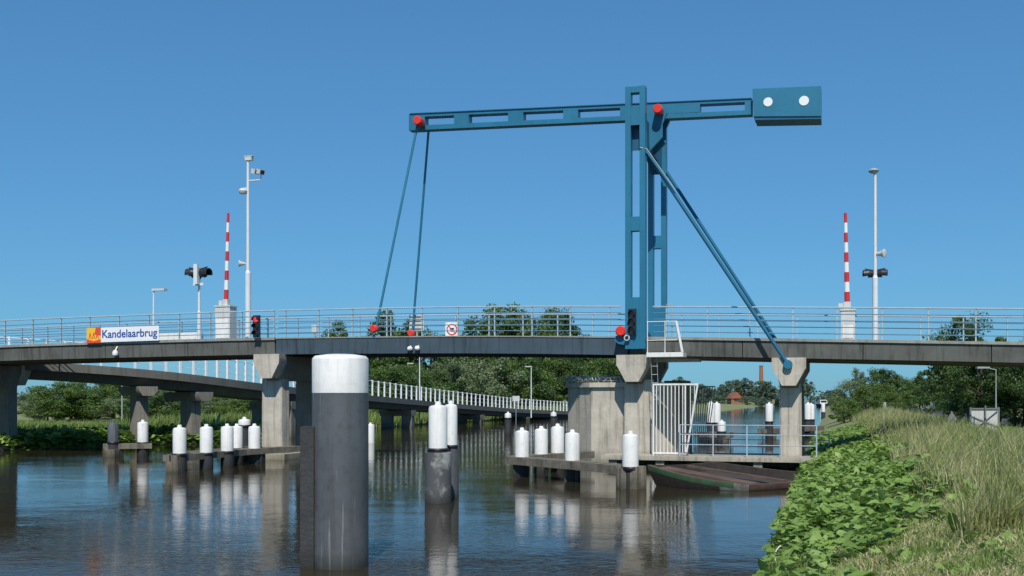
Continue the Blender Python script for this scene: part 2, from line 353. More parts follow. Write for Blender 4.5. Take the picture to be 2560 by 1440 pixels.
mb=MB(); mb.cyl(W(ta-.12,1.62,za-.1),W(tn+.06,.12,zn),.050,n=10); part('lifting_rod',mb,blue,bb)
tf,zf=TZ(1030,833,3.9)
mb=MB(); mb.cyl(W(ta-.05,2.68,za-.1),W(tf,3.95,zf),.050,n=10); part('lifting_rod',mb,blue,bb)
mb=MB(); mb.lathe(W(tn,-.05,zn),[(.12,0),(.155,.03),(.155,.2),(.12,.22)],20,Bv); part('rod_cap',mb,red,bb)
mb=MB(); mb.lathe(W(tf,3.7,zf),[(.12,0),(.15,.03),(.15,.2),(.12,.22)],20,Bv); part('rod_cap',mb,red,bb)
t0,z0=TZ(1552,828,-.35); e=W(t0,-.1,z0-.3)
bf=empty('bridge_latch',e,'red capped blue latch housing beside the tower foot','bridge latch')
mb=MB(); mb.lathe(W(t0,-.45,z0),[(.15,0),(.19,.04),(.19,.38),(.14,.40)],20,Bv); part('latch_cap',mb,red,bf)
mb=MB(); mb.prism([W(t0-.2,-.25,z0-.15),W(t0+.16,-.25,z0-.15),W(t0+.28,-.25,z0-.32),W(t0+.2,-.25,z0-.52),W(t0-.12,-.25,z0-.45),W(t0-.26,-.25,z0-.32)],Bv*.37); mb.cyl(W(t0,-.05,z0-.2),W(t0,-.05,z0),.1); part('housing',mb,blue,bf)
mb=MB(); c=W(t0+.25,-.50,z0-.25); mb.cyl(c,c+Bv*.12,.11,.09,n=16); mb.cm=1; mb.cyl(c-Bv*.01,c+Bv*.02,.07,n=16); part('lamp',mb,[lightgrey,glass],bf)
# ---------------------------------------------------------------- signals
def nav_signal(x,v0,v1,b,lit,label):
    t,zt=TZ(x,v0,b); _,zb=TZ(x,v1,b); s=(zt-zb)/3
    e=empty('navigation_signal',W(t,b,zb),label,'signal light','shipping signals on the bridge')
    mb=MB(); mb.tb(t-.14,t+.14,b,b+.12,zb-.03,zt+.03); mb.tb(t-.03,t+.03,b+.12,b+.3,zb+.1,zb+.2); part('housing',mb,black,e)
    for k in range(3):
        zc=zt-s*(k+.5); c=W(t,b-.01,zc); mb=MB(); mb.cyl(c-Bv*.015,c+Bv*.01,s*.36,n=14); part('lens',mb,redlit if (lit and k==0) else lensm,e)
        mb=MB(); n=9; R=s*.45
        pts=[W(t+R*math.cos(a),b-.001,zc+R*math.sin(a)) for a in np.linspace(-.3,math.pi+.3,n)]+[W(t+(R-.02)*math.cos(a),b-.001,zc+(R-.02)*math.sin(a)) for a in np.linspace(math.pi+.3,-.3,n)]
        mb.prism(pts,-Bv*.17); part('hood',mb,black,e)
nav_signal(640,790,842,-.1,True,'three lamp signal showing red beside the bridge railing')
nav_signal(1580,774,834,-.50,False,'unlit black three lamp signal on the tower leg')
def pole(x,b,v0,v1,r0,r1,name,label,cat,group=None,mat=polegr):
    t,_=TZ(x,0,b); _,zt=TZ(x,v0,b); zb=ztop(t)-.02
    e=empty(name,W(t,b,zb),label,cat,group); mb=MB()
    zm=zb+(zt-zb)*.38
    mb.cyl(W(t,b,zb),W(t,b,zb+.06),r0*2,n=12); mb.cyl(W(t,b,zb+.06),W(t,b,zm),r0,n=12); mb.cyl(W(t,b,zm),W(t,b,zm+.1),r0,r1,n=12); mb.cyl(W(t,b,zm+.1),W(t,b,zt),r1,r1*.75,n=12)
    part('mast' ,mb,mat,e); return e,t,zb,zt
def hornlamp(c,d,e,name='loudspeaker',s=1,mat=None):
    mb=MB(); mb.lathe(c,[(.05*s,-.12*s),(.07*s,-.05*s),(.09*s,.03*s),(.15*s,.14*s),(.13*s,.15*s)],14,d); part(name,mb,mat or lightgrey,e)
e,t,zb,zt=pole(620,1.2,405,0,.12,.075,'camera_mast','tall pale grey mast with cameras and floodlights on bridge','mast')
def zat(x,v,b): return TZ(x,v,b)[1]
z=zat(620,397,1.2); mb=MB(); mb.box(W(t+.05,1.2,z),A*.16,Bv*.09,UP*.08); mb.box(W(t+.05,1.2,z+.1),A*.2,Bv*.1,UP*.015); mb.cyl(W(t,1.2,zt-.02),W(t,1.2,z),.03); part('camera',mb,lightgrey,e)
z=zat(650,450,1.2); mb=MB(); mb.cyl(W(t,1.2,z),W(t+.62,1.2,z),.03); mb.cyl(W(t+.62,1.2,z-.02),W(t+.62,1.2,z+.25),.025); part('bracket',mb,polegr,e)
for dx,ch in((.38,.36),(.62,.33)):
    mb=MB(); d=(A*.9-Bv*.3+UP*-.25).normalized(); u=d.cross(UP).normalized(); w=u.cross(d); mb.box(W(t+dx,1.15,z+ch),d*.12,u*.13,w*.1); mb.cm=1; mb.box(W(t+dx,1.15,z+ch)+d*.125,d*.006,u*.1,w*.08); part('floodlight',mb,[lightgrey,black],e)
z=zat(615,478,1.2); mb=MB(); mb.lathe(W(t-.18,1.1,z-.1),[(.02,-.03),(.14,-.02),(.17,.03),(.19,.10),(.12,.2),(.03,.22)],16); mb.cyl(W(t-.18,1.1,z+.1),W(t,1.2,z+.12),.03); part('dome_camera',mb,lightgrey,e)
z=zat(605,660,1.2); hornlamp(W(t-.22,1.1,z),(-A-Bv*.6).normalized(),e); mb=MB(); mb.cyl(W(t,1.2,z),W(t-.2,1.12,z),.02); part('bracket',mb,polegr,e)
def warnlights(e,t,b,z,wd,s=1):
    for sg in(-1,1):
        d=(A*sg-Bv*.15).normalized(); c=W(t+sg*wd,b,z)
        mb=MB(); mb.cyl(c-d*.16*s,c+d*.05*s,.15*s,.19*s,n=14); part('signal_head',mb,black,e)
        mb=MB(); n=10; R=.2*s; u=d.cross(UP).normalized()
        pts=[c+d*.05*s+(u*math.cos(a)+UP*math.sin(a))*R for a in np.linspace(-.4,math.pi+.4,n)]+[c+d*.05*s+(u*math.cos(a)+UP*math.sin(a))*(R-.02) for a in np.linspace(math.pi+.4,-.4,n)]
        mb.prism(pts,d*.24*s-UP*.02); part('hood',mb,black,e)
        mb=MB(); mb.prism([c-d*.2*s+UP*.17*s,c+d*.22*s+UP*.25*s,c-d*.05*s-UP*.25*s-d*.1*s],u*.03); part('backboard',mb,black,e)
e,t,zb,zt=pole(498,1.3,664,0,.085,.06,'warning_light_mast','white mast carrying two black hooded warning lamps','warning light','bridge warning lights')
warnlights(e,t,1.25,zat(498,683,1.3),.25,1.08)
mb=MB(); mb.tb(t-.26,t+.26,1.22,1.28,zat(498,714,1.3),zat(498,708,1.3)); mb.tb(t-.09,t+.09,1.0,1.18,zat(498,712,1.3),zat(498,662,1.3)); part('bracket',mb,polegr,e)
def barrier(x0,vt_,vb,boxx0,boxx1,b,label,lean):
    t,_=TZ(x0,0,b); zb=ztop(t)-.02; z1=zat(x0,vt_,b); z0=zat(x0,vb,b); tb0,_=TZ(boxx0,0,b); tb1,_=TZ(boxx1,0,b)
    wdt=(tb1-tb0)*.8; tc=(tb0+tb1)/2
    e=empty('traffic_barrier',W(tc,b,zb),label,'traffic barrier','traffic barriers raised on the bridge')
    mb=MB(); mb.tb(tc-wdt/2,tc+wdt/2,b,b+.55,zb+.08,z0+.02); mb.tb(tc-wdt/2-.03,tc+wdt/2+.03,b-.03,b+.58,z0+.02,z0+.08); mb.tb(tc-wdt/2+.04,tc+wdt/2-.04,b+.04,b+.5,zb,zb+.08); part('cabinet',mb,lightgrey,e)
    mb=MB(); mb.tb(tc-wdt/2+.06,tc+wdt/2-.06,b-.012,b-.001,zb+.15,z0-.5); part('cabinet_door',mb,white,e)
    mb=MB(); mb.tb(t-.12,t+.12,b+.1,b+.35,z0+.081,z0+.35); part('boom_mount',mb,lightgrey,e)
    mb=MB(); n=9
    for k in range(n):
        mb.cm=0 if k%2==0 else 1; za_=z0+.35+(z1-z0-.35)*k/n; zb_=z0+.35+(z1-z0-.35)*(k+1)/n; r0=.10-.045*k/n; r1=.10-.045*(k+1)/n
        mb.cyl(W(t+lean*k/n,b+.2,za_),W(t+lean*(k+1)/n,b+.2,zb_),r0,r1*1.02,n=10)
    part('boom',mb,[redstr,whitecl],e)
    mb=MB()
    mb.tb(t-.3,t-.14,b+.1,b+.3,z0+.1,z0+.3); part('counterweight',mb,lightgrey,e)
barrier(559,531,768,533,579,1.3,'raised red and white boom barrier on grey cabinet',.10)
barrier(2118,530,778,2098,2142,1.2,'raised red and white boom barrier by bridge lamp mast',-.06)
e,t,zb,zt=pole(2188,1.6,430,0,.10,.065,'lamp_mast','tall grey mast with flat lamp head, loudspeaker and black signals','mast')
z=zat(2183,425,1.6); mb=MB(); mb.lathe(W(t-.05,1.6,z-.05),[(.05,-.08),(.15,-.04),(.19,.02),(.14,.08),(.04,.12)],16); part('lamp_head',mb,galv,e)
z=zat(2205,635,1.6); hornlamp(W(t+.18,1.5,z),(A-Bv*.5).normalized(),e,s=1.1); mb=MB(); mb.cyl(W(t,1.6,z),W(t+.2,1.5,z),.02); part('bracket',mb,polegr,e)
warnlights(e,t,1.72,zat(2190,683,1.6),.19,.78)
def street_lamp(base,h,arm,d,label,r=.06,m=None):
    m=m or polegr
    e=empty('street_lamp',base,label,'street lamp','street lamps'); base=Vector(base)
    mb=MB(); mb.cyl(base,base+UP*h,r,r*.6,n=8); mb.cyl(base+UP*h,base+UP*(h+.08)+d*arm,r*.6,r*.5,n=8); part('post',mb,m,e)
    c=base+UP*(h+.1)+d*(arm+.25); u=d.cross(UP); mb=MB(); mb.prism([c-d*.35-u*.08-UP*.03,c+d*.35-u*.14-UP*.04,c+d*.35+u*.14-UP*.04,c-d*.35+u*.08-UP*.03],UP*.10); part('lamp_head',mb,lightgrey if m is polegr else m,e)
t,_=TZ(384,0,3.5); street_lamp(W(t,3.5,ztop(t)-.02),zat(384,730,3.5)-ztop(t),.05,A,'small street lamp standing on the bridge approach')
def frame_sign(x0,x1,v0,v1,b,name,label,mat,prohib=False,slats=False):
    ta_,z1=TZ(x0,v0,b); tb_,z0=TZ(x1,v1,b)
    tc=(ta_+tb_)/2; e=empty(name,W(tc,b,ztop(tc)),label,'sign')
    mb=MB(); mb.tb(ta_,tb_,b,b+.03,z0,z1)
    if slats:
        mb.cm=1
        for f in(.12,.38,.64,.9): zc=z0+(z1-z0)*f; mb.tb(ta_+.03,tb_-.03,b-.03,b-.001,zc-.025,zc+.025)
    part('panel',mb,[mat,signbk],e)
    mb=MB(); mb.tb(tc-.03,tc+.03,b+.031,b+.08,ztop(tc)-.3,z1-.05); part('post',mb,galv,e)
    if prohib:
        R=min(tb_-ta_,z1-z0)*.4; zc=(z0+z1)/2; c=W(tc,b,zc)
        mb=MB(); mb.cyl(c-Bv*.004,c-Bv*.001,R,n=28); mb.cm=1; mb.cyl(c-Bv*.008,c-Bv*.005,R*.78,n=28)
        mb.cm=2; mb.box(c-Bv*.0105+A*.0+UP*.03,A*R*.38,Bv*.001,UP*R*.16); mb.box(c-Bv*.0105-UP*.06,A*R*.25,Bv*.001,UP*R*.12)
        mb.cm=0; d=(A*.7-UP*.7).normalized(); q=d.cross(Bv); mb.box(c-Bv*.014,d*R*.85,Bv*.001,q*R*.08)
        part('pictogram',mb,[redstr,white,black],e)
frame_sign(1113,1147,806,842,3.95,'prohibition_sign','square white sign with red ring and diagonal bar',white,True)
frame_sign(1023,1060,788,826,4.02,'direction_sign','grey slatted sign panel beside the bridge railing',lightgrey,False,True)
frame_sign(779,791,812,832,3.9,'marker_sign','small pale marker board on the far railing',lightgrey)
# name banner
b=.05; p=[TZ(217,0,b)[0],TZ(397,0,b)[0]]; zt1=[TZ(217,820,b)[1],TZ(397,814,b)[1]]; zb1=[TZ(217,857,b)[1],TZ(397,851,b)[1]]
base=W((p[0]+p[1])/2,b,(zb1[0]+zb1[1])/2); e=empty('name_banner',base,'white banner lettered Kandelaarbrug with yellow red emblem','banner')
def bt(f,g,bb_=b): # f along, g up
    t=p[0]+(p[1]-p[0])*f; z=(zb1[0]*(1-f)+zb1[1]*f)*(1-g)+(zt1[0]*(1-f)+zt1[1]*f)*g; return W(t,bb_,z)
mb=MB(); mb.prism([bt(.2,0),bt(1,0),bt(1,1),bt(.2,1)],Bv*.02); part('panel',mb,whitecl,e)
mb=MB(); mb.prism([bt(0,-.03,b-.01),bt(.2,-.03,b-.01),bt(.2,1,b-.01),bt(0,1,b-.01)],Bv*.03)
mb.cm=1; mb.prism([bt(.0,-.03,b-.015),bt(.2,-.03,b-.015),bt(.2,.22,b-.015),bt(.1,.10,b-.015),bt(0,.25,b-.015)],Bv*.004)
mb.prism([bt(.11,.55,b-.015),bt(.2,.45,b-.015),bt(.2,1,b-.015),bt(.13,1,b-.015)],Bv*.004)
for cx_ in(.05,.10,.15):
    mb.prism([bt(cx_-.022,.25,b-.016),bt(cx_-.012,.25,b-.016),bt(cx_,.5,b-.016),bt(cx_+.012,.25,b-.016),bt(cx_+.022,.25,b-.016),bt(cx_+.004,.68,b-.016),bt(cx_-.004,.68,b-.016)],Bv*.004)
part('emblem',mb,[yellow,orange],e)
cu=bpy.data.curves.new('lettering','FONT'); cu.body='Kandelaarbrug'; cu.size=1; cu.extrude=.004; cu.align_x='LEFT'; cu.offset=.012
to=bpy.data.objects.new('tmp',cu); link(to); bpy.context.view_layer.update()
me=bpy.data.meshes.new_from_object(to.evaluated_get(bpy.context.evaluated_depsgraph_get())); bpy.data.objects.remove(to)
xs=[v.co.x for v in me.vertices]; x0,x1=min(xs),max(xs)
dirA=(bt(.98,0)-bt(.22,0)); hh=(bt(.5,1)-bt(.5,0)).length
sc=dirA.length/(x1-x0)
for v in me.vertices:
    q=bt(.22,0,b-.008)+dirA*((v.co.x-x0)/(x1-x0))+UP*(hh*.30+v.co.y*min(sc,hh*.78))-Bv*v.co.z
    v.co=q-base
me.materials.append(txtblue); o=bpy.data.objects.new('lettering',me); link(o); o.parent=e
mb=MB(); ta_=TZ(398,0,3.2)[0]; tb_=TZ(505,0,3.2)[0]
for k in range(7):
    t=ta_+(tb_-ta_)*k/6; mb.tb(t-.03,t+.03,3.2,3.26,ztop(t)-.02,ztop(t)+.5)
for i in range(6):
    t0_=ta_+(tb_-ta_)*i/6;t1_=ta_+(tb_-ta_)*(i+1)/6; mb.prism([W(t0_,3.15,ztop(t0_)+.25),W(t1_,3.15,ztop(t1_)+.25),W(t1_,3.15,ztop(t1_)+.55),W(t0_,3.15,ztop(t0_)+.55)],Bv*.045)
part('crash_barrier',mb,white,None,W((ta_+tb_)/2,3.2,ztop(ta_)),'white steel crash barrier beside the bridge approach','crash barrier')
# ---------------------------------------------------------------- machine pit and platform
def hgon(tc,bc,rx,ry,z0,z1,mb,k=8):
    pts=[]
    for i in range(k):
        a=2*math.pi*(i+.5)/k; pts.append(W(tc+rx*math.cos(a),bc+ry*math.sin(a),z0))
    mb.prism(pts,UP*(z1-z0))
tl_,_=TZ(1413,0,2.2); zt_=TZ(1440,957,1.2)[1]
tcn=tl_+2.25
pit=empty('bridge_cellar',W(tcn,2.6,0),'faceted concrete cellar with coping beneath the tower','bridge cellar')
mb=MB(); hgon(tcn,2.9,2.25,2.35,-1.5,zt_-.18,mb); part('wall',mb,conc,pit)
mb=MB(); hgon(tcn,2.9,2.38,2.48,zt_-.178,zt_,mb); part('coping',mb,conc,pit)
mb=MB()
for i in range(170):
    tt=tl_+.1+(2.5)*random.random(); b=.85+random.uniform(0,.5)+max(0,(.8-(tt-tl_)))*1.2; c=W(tt,b,zt_+.15+random.uniform(-.06,.07))
    d=Vector((random.uniform(-1,1),random.uniform(-1,1),random.uniform(-.3,1))).normalized(); mb.cyl(c-d*.14,c+d*.14,.020,.008,n=4)
for r_ in(.07,.2): mb.cyl(W(tl_+.1,1.9,zt_+r_),W(tl_+1.0,1.0,zt_+r_),.014,n=5); mb.cyl(W(tl_+1.0,1.0,zt_+r_),W(tl_+2.6,.9,zt_+r_),.014,n=5)
part('spike_strip',mb,galv,pit)
zpl=.45
tA=TZ(1440,0,-.1)[0]; tB=TZ(2046,0,-.6)[0]
mb=MB(); mb.tb(tA+1.2,tB,-1.2,.25,.29,zpl); mb.tb(tA+1.2,tB,.25,4.6,.05,.30)
for t in np.arange(tA+1.6,tB,1.7): mb.tb(t-.15,t+.15,-1.1,-.8,-1.5,.29)
part('landing_stage',mb,conc,None,W(2,-.5,0),'low concrete landing stage at the foot of the tower','landing stage')
t0_,_=TZ(1700,0,-1.0)
def stagerail(b_,z_,h_,t1x):
    mb=MB(); ts=list(np.linspace(t0_,t1x,5))
    for t in ts: mb.tb(t-.022,t+.022,b_-.02,b_+.03,z_,z_+h_)
    for f in(.38,.70,1): mb.cyl(W(ts[0],b_,z_+h_*f-.02),W(ts[-1],b_,z_+h_*f-.02),.017,n=6)
    part('railing',mb,[railp],None,W(ts[0],b_,z_),'grey blue tubular railing on the landing stage','railing','landing stage railings')
stagerail(-1.03,zpl,1.12,tB-.05); stagerail(4.2,.3,.82,tB+.3)
# white barred gate
b=-.75; x0g,x1g,x2g=1632,1716,1746
ge=empty('barred_gate',W(TZ(1670,0,b)[0],b,zpl),'white barred anti climb gate with slanting end','gate')
zg1=TZ(1640,959,b)[1]; tg0=TZ(x0g,0,b)[0]; tg1=TZ(x1g,0,b)[0]; tg2=TZ(x2g,0,b)[0]
mb=MB(); mb.tb(tg0,tg2,b-.03,b+.03,zg1-.06,zg1); mb.tb(tg0,tg1,b-.03,b+.03,zpl+.05,zpl+.11)
mb.cyl(W(tg2-.03,b,zg1-.061),W(tg1,b,zpl+.08),.035,n=8); mb.cyl(W(tg0+.02,b,zpl),W(tg0+.02,b,zg1-.061),.035,n=8); mb.cyl(W(tg1-.04,b,zg1-.061),W(tg1-.04,b,zpl+.12),.03,n=8)
part('frame',mb,white,ge)
mb=MB()
for k in range(1,9):
    t=tg0+(tg1-tg0)*k/9; mb.cyl(W(t,b,zpl+.111),W(t,b,zg1-.061),.02,n=6)
for k in range(1,3):
    t=tg1+(tg2-tg1)*k/3; f=1-k/3; mb.cyl(W(t,b,zg1-.061-(zg1-zpl)*f),W(t,b,zg1-.061),.016,n=6)
part('bars',mb,white,ge)
mb=MB(); b2=3.2; q0=TZ(1735,0,b2)[0]; q1=TZ(1788,0,b2)[0]; zq=TZ(1760,965,b2)[1]
for k in range(9):
    f=k/8; t=q0+(q1-q0)*f; mb.cyl(W(t,b2,zq-.05),W(q0+(q1-q0)*f*.55,b2,.31),.018,n=6)
mb.tb(q0,q1,b2-.03,b2+.03,zq-.049,zq); part('barred_gate',mb,signbk,None,W((q0+q1)/2,b2,.3),'grey fan shaped barred guard on the landing stage','gate')
# maintenance balcony
b=-.3; tq0=TZ(1621,0,b)[0]+.0; tq1=TZ(1712,0,b)[0]; zq=TZ(1660,893,b)[1]
bal=empty('service_balcony',W((tq0+tq1)/2,b,zq),'small white service balcony bracketed to the tower','balcony')
mb=MB(); mb.tb(tq0,tq1,-.7,.10,zq,zq+.16); part('platform',mb,white,bal)
mb=MB(); zr=zq+1.32
for t in(tq0+.03,(tq0+tq1)/2): mb.cyl(W(t,-.66,zq+.16),W(t,-.66,zr-.05),.016,n=6)
mb.cyl(W(tq1-.04,-.66,zq+.16),W(tq1-.26,-.66,zr-.05),.05,n=6)
for z in(zq+.6,zr-.05): mb.cyl(W(tq0,-.66,z),W(tq1-.22,-.66,z),.014,n=6)
part('railing',mb,white,bal)
mb=MB(); 
for s in(0,.22): mb.cyl(W(tq0+.12+s,-.5,zq),W(tq0+.2+s,-.5,zpl+1.8),.010,n=6)
for k in range(5): z=zpl+2.0+k*.3; mb.cyl(W(tq0+.16,-.5,z),W(tq0+.38,-.5,z),.008,n=5)
part('ladder',mb,galv,bal)
mb=MB(); q0=TZ(1700,0,2)[0];q1=TZ(1752,0,2)[0]; z=TZ(1720,905,2)[1]
mb.tb(q0-1.2,q1,1.2,2.2,z,z+.12); mb.tb(q0-1,q0-.8,1.6,1.8,z+.12,ztop(1)-.74); mb.tb(q1-.4,q1-.25,1.6,1.8,z+.12,ztop(1)-.36); part('service_walkway',mb,lightgrey,None,W(q0,1.6,z),'narrow grey service walkway hung below the deck','walkway')
# ---------------------------------------------------------------- bollards/mooring piles
def bollard(x,Y,vt_,vw,label,pr=None,dark=False,wr=.225,zb=-1.5,gr='mooring bollards in the canal',pm=None):
    p=P(x,vt_,Y); zt=p.z; zw=CH+(995-vw)/F*Y; X=p.x; pr=pr or wr*1.05
    e=empty('mooring_bollard',(X,Y,0),label,'mooring bollard',gr); c=Vector((X,Y,0))
    zt-=.09
    mb=MB(); mb.lathe(c+UP*zw,[(wr,0),(wr,zt-zw-.07),(wr*.93,zt-zw-.02),(wr*.75,zt-zw),(wr*.34,zt-zw+.02),(wr*.30,zt-zw+.09),(wr*.2,zt-zw+.105)],24); part('cap',mb,pilegr if dark else white,e)
    mb=MB(); mb.lathe(c+UP*(zw-.10),[(wr*.9,0),(wr*1.12,.0),(wr*1.16,.03),(wr*1.0,.045),(wr*1.16,.06),(wr*1.1,.10),(wr*.9,.099)],24); part('collar',mb,black,e)
    mb=MB(); mb.cyl(c+UP*zb,c+UP*(zw-.1),pr,n=24); part('pile',mb,pm or piledk,e)
LW='white capped mooring bollard on a timber guide jetty'
for a in [(449,36.6,1063,1133,LW),(516,38,1061,1131,LW),(568,39.2,1060,1127,LW),(592,41.5,1060,1122,LW),(636,41.2,1060,1124,LW),
          (357,46.5,1050,1105,'white capped mooring bollard near the grassy bank'),
          (1305,34.6,1070,1142,LW),(1353,36.2,1066,1136,LW),(1394,36.8,1060,1132,LW),(1431,32.6,1075,1157,LW),
          (926,60,1057,1108,'white capped mooring bollard beyond the bridge'),
          (1777,62,1003,1056,'white capped mooring bollard beyond the bridge'),(1792,64,1005,1056,'white capped mooring bollard beyond the bridge'),
          (1804,60,1050,1078,'short white bollard on the far jetty'),(1923,66,1006,1053,'white capped mooring bollard beyond the bridge'),
          (2020,72,1006,1048,'white capped mooring bollard beyond the bridge'),(2028,75,1008,1048,'white capped mooring bollard beyond the bridge'),(2058,128,1008,1030,'slim white mooring post far along the canal')]:
    bollard(*a)
bollard(1576,29.8,1078,1166,'white capped bollard on stout timber end post',pr=.20)
bollard(611,43,1043,1062,'dark grey mooring pile with white cap',wr=.24,pr=.235)
bollard(283,46,1052,1104,'plain dark mooring pile without white cap',dark=True)
bollard(1270,72,1030,1044,'dark pile with white cap by the ramp',wr=.22)
bollard(1384,80,1028,1040,'dark pile with white cap by the ramp',wr=.22)
bollard(1095,25.9,1005,1120,'white topped bollard on thick flaking grey pile',wr=.225,pr=.32,pm=pilemid)
bollard(1127,27.0,1003,1112,'white topped bollard on dark grey steel pile',wr=.165,pr=.20,pm=pilegr)
# big pile
X=P(851,0,16.1).x; c=Vector((X,16.1,0)); e=empty('dolphin_pile',c,'massive grey steel pile with broad white painted top','mooring pile')
R=.418; zt=P(0,896,16.1).z; zw=P(0,982,15.7).z
mb=MB(); mb.lathe(c+UP*zw,[(R,0),(R,zt-zw-.02),(R*.985,zt-zw),(R*.9,zt-zw+.035),(R*.5,zt-zw+.06),(R*.1,zt-zw+.065)],48); part('white_top',mb,white,e)
mb=MB(); mb.cyl(c-UP*2,c+UP*(zw-.001),R-.002,n=48); part('shaft',mb,pilegr,e)
zf_=P(0,1066,16).z
mb=MB(); mb.box(c+Vector((-R-.03,-.12,.0))+UP*((zf_-2)/2),Vector((.10,0,0)),Vector((0,.15,0)),UP*((zf_+2)/2)); 
part('fender_timber',mb,piledk,e)
# ---------------------------------------------------------------- jetties
def jetty(pts,z0,z1,w,piles,label,extra=()):
    base=Vector((pts[0][0],pts[0][1],0)); e=empty('guide_jetty',base,label,'jetty','timber guide jetties')
    segs=[(pts[i],pts[i+1]) for i in range(len(pts)-1)]+list(extra)
    for k,(p,q) in enumerate(segs):
        p=Vector((*p,0));q=Vector((*q,0)); d=(q-p); l=d.length; d.normalize(); u=d.cross(UP); 
        off=.003*k
        for sg in(-1,1):
            mb=MB(); mb.box((p+q)/2+UP*((z0+z1)/2+off)+u*w*.3*sg,d*(l/2),u*w*.22,UP*(z1-z0)/2); part('beam',mb,timber,e)
    for X,Y,r in piles:
        mb=MB(); mb.box(Vector((X,Y,(z0-2)/2)),A*r,Bv*r,UP*((z0+2)/2-.002)); part('pile',mb,piledk if r<.2 else timber,e)
xy=lambda x,Y:((x-1280)/F*Y,Y)
jetty([xy(425,36.3),xy(600,40.5),xy(745,43.3)],.36,.58,.55,[(*xy(440,36.5),.24),(*xy(520,38),.12),(*xy(575,39.5),.12),(*xy(650,41.3),.15)],'weathered timber guide jetty beside the bridge pier',[(xy(470,38.5),xy(640,43))])
jetty([xy(258,46),xy(380,46.6)],.33,.55,.5,[(*xy(283,46),.3),(*xy(357,46.5),.18)],'short timber jetty near the grassy bank')
jetty([xy(1280,34.9),xy(1430,32.4),xy(1560,30.2)],.38,.62,.55,[(*xy(1300,34.6),.18),(*xy(1353,35.5),.12),(*xy(1431,32.6),.2)],'weathered timber guide jetty in front of the cellar',[(xy(1290,35.0),xy(1470,38.2))])
jetty([xy(1740,61),xy(1830,60)],.3,.6,.6,[(*xy(1760,61),.25),(*xy(1810,60),.25)],'low timber jetty beyond the landing stage')
jetty([xy(1905,66),xy(2050,74)],.3,.6,.6,[(*xy(1930,67),.25),(*xy(2000,71),.25)],'low timber jetty beyond the landing stage')
mb=MB(); c=Vector((*xy(1579,30.0),0)); 
for k in range(7):
    a=k*math.pi/3.5+.3; mb.cyl(c+Vector((.27*math.cos(a),.27*math.sin(a),-1.5)),c+Vector((.27*math.cos(a),.27*math.sin(a),.50+.02*k)),.17,n=10)
part('timber_dolphin',mb,timber,None,c,'cluster of weathered timber piles bearing a bollard','mooring dolphin')
# ---------------------------------------------------------------- barge (scow)
C3=P
Lc=C3(1618,1162,30.6); Nc=C3(1872,1212,28.9); Rc=C3(2075,1186,30.8); Qc=C3(1790,1154,34.4)
rim=[Lc,Nc,Rc,Qc]; cen=sum(rim,Vector())/4
bg=empty('barge',Vector((cen.x,cen.y,0)),'old rusty work barge with worn green bow moored by stage','barge')
def ins(pts,k,dz): 
    out=[]
    for p in pts:
        d=(cen-p); d.z=0; d.normalize(); out.append(p+d*k+UP*dz)
    return out
def sub(pts,n=8,sag=.05,bow=.0):
    out=[]
    for i in range(4):
        a,b_=pts[i],pts[(i+1)%4]; d=(b_-a); nrm=Vector((d.y,-d.x,0)).normalized()
        for k in range(n):
            f=k/n; out.append(a.lerp(b_,f)-UP*sag*math.sin(math.pi*f)+nrm*bow*math.sin(math.pi*f)*(1 if i==0 else .4))
    return out
BW=.28
r0=sub(rim,8,.05,BW); r1=sub(ins(rim,.03,-.15),8,.05,BW); r2=ins(rim,.5,0)
for q in r2: q.z=-.45
r2=sub(r2,8,0,BW*.6); r3=sub(ins(rim,.13,.0),8,.05,BW); r4=sub(ins(rim,.16,-.30),8,.02,BW)
for q in r4: q.z=max(q.z,-.02)+.03
mb=MB(); allr=[r2,r1,r0,r3,r4]; n=32; mb.v=[tuple(p) for r in allr for p in r]
for j in range(4):
    for i in range(n):
        side=i//8
        m=(0 if j==3 else 2) if j>=2 else (0 if j==0 else (1 if side==0 else 2 if side==1 else 0))
        if j==0 and side==0 and i%8>=6: m=3
        if j==1 and side==0 and i%8==7: m=3
        mb.f.append([j*n+i,j*n+(i+1)%n,(j+1)*n+(i+1)%n,(j+1)*n+i]); mb.m.append(m)
mb.f.append([4*n+i for i in range(n)]); mb.m.append(0); mb.f.append([i for i in range(n)][::-1]); mb.m.append(0)
part('hull',mb,[tarred,green_p,rust,palep],bg)
for f in(.14,.5):
    a=Lc.lerp(Qc,f); b_=Nc.lerp(Rc,f); d=(b_-a); l=d.length; d.normalize(); u=d.cross(UP).normalized(); w_=u.cross(d).normalized()
    mb=MB(); mb.box((a+b_)/2-UP*.07,d*(l/2-.18),u*(.3 if f<.3 else .08),w_*.03); part('thwart',mb,rust,bg)
# ---------------------------------------------------------------- cycle ramp bridge
RP=[(-36,44,4.5),(-27,51.0,4.45),(-21.5,54.2,4.2),(-17.5,57,3.85),(-15.3,61,3.45),(-13,70,3.05),(-10.5,80,2.68),(-6,98,2.05),(0,117,1.35),(6.75,135,.85),(13,150,.72)]
RP=np.array(RP); dd=np.r_[0,np.cumsum(np.linalg.norm(np.diff(RP[:,:2],axis=0),axis=1))]
def rpt(s):
    q=[np.mean([np.interp(s+k,dd,RP[:,i]) for k in(-2.5,-1.2,0,1.2,2.5)]) for i in range(3)]; return Vector(q)
def rn(s): d=(rpt(s+.5)-rpt(s-.5)); d.z=0; d.normalize(); return Vector((d.y,-d.x,0))  # toward camera/right
rb=empty('cycle_bridge',rpt(40)*1.0-UP*rpt(40).z,'long curving concrete cycle ramp with white post railings','cycle bridge')
rings=[]; S=np.arange(0,dd[-1],1.5)
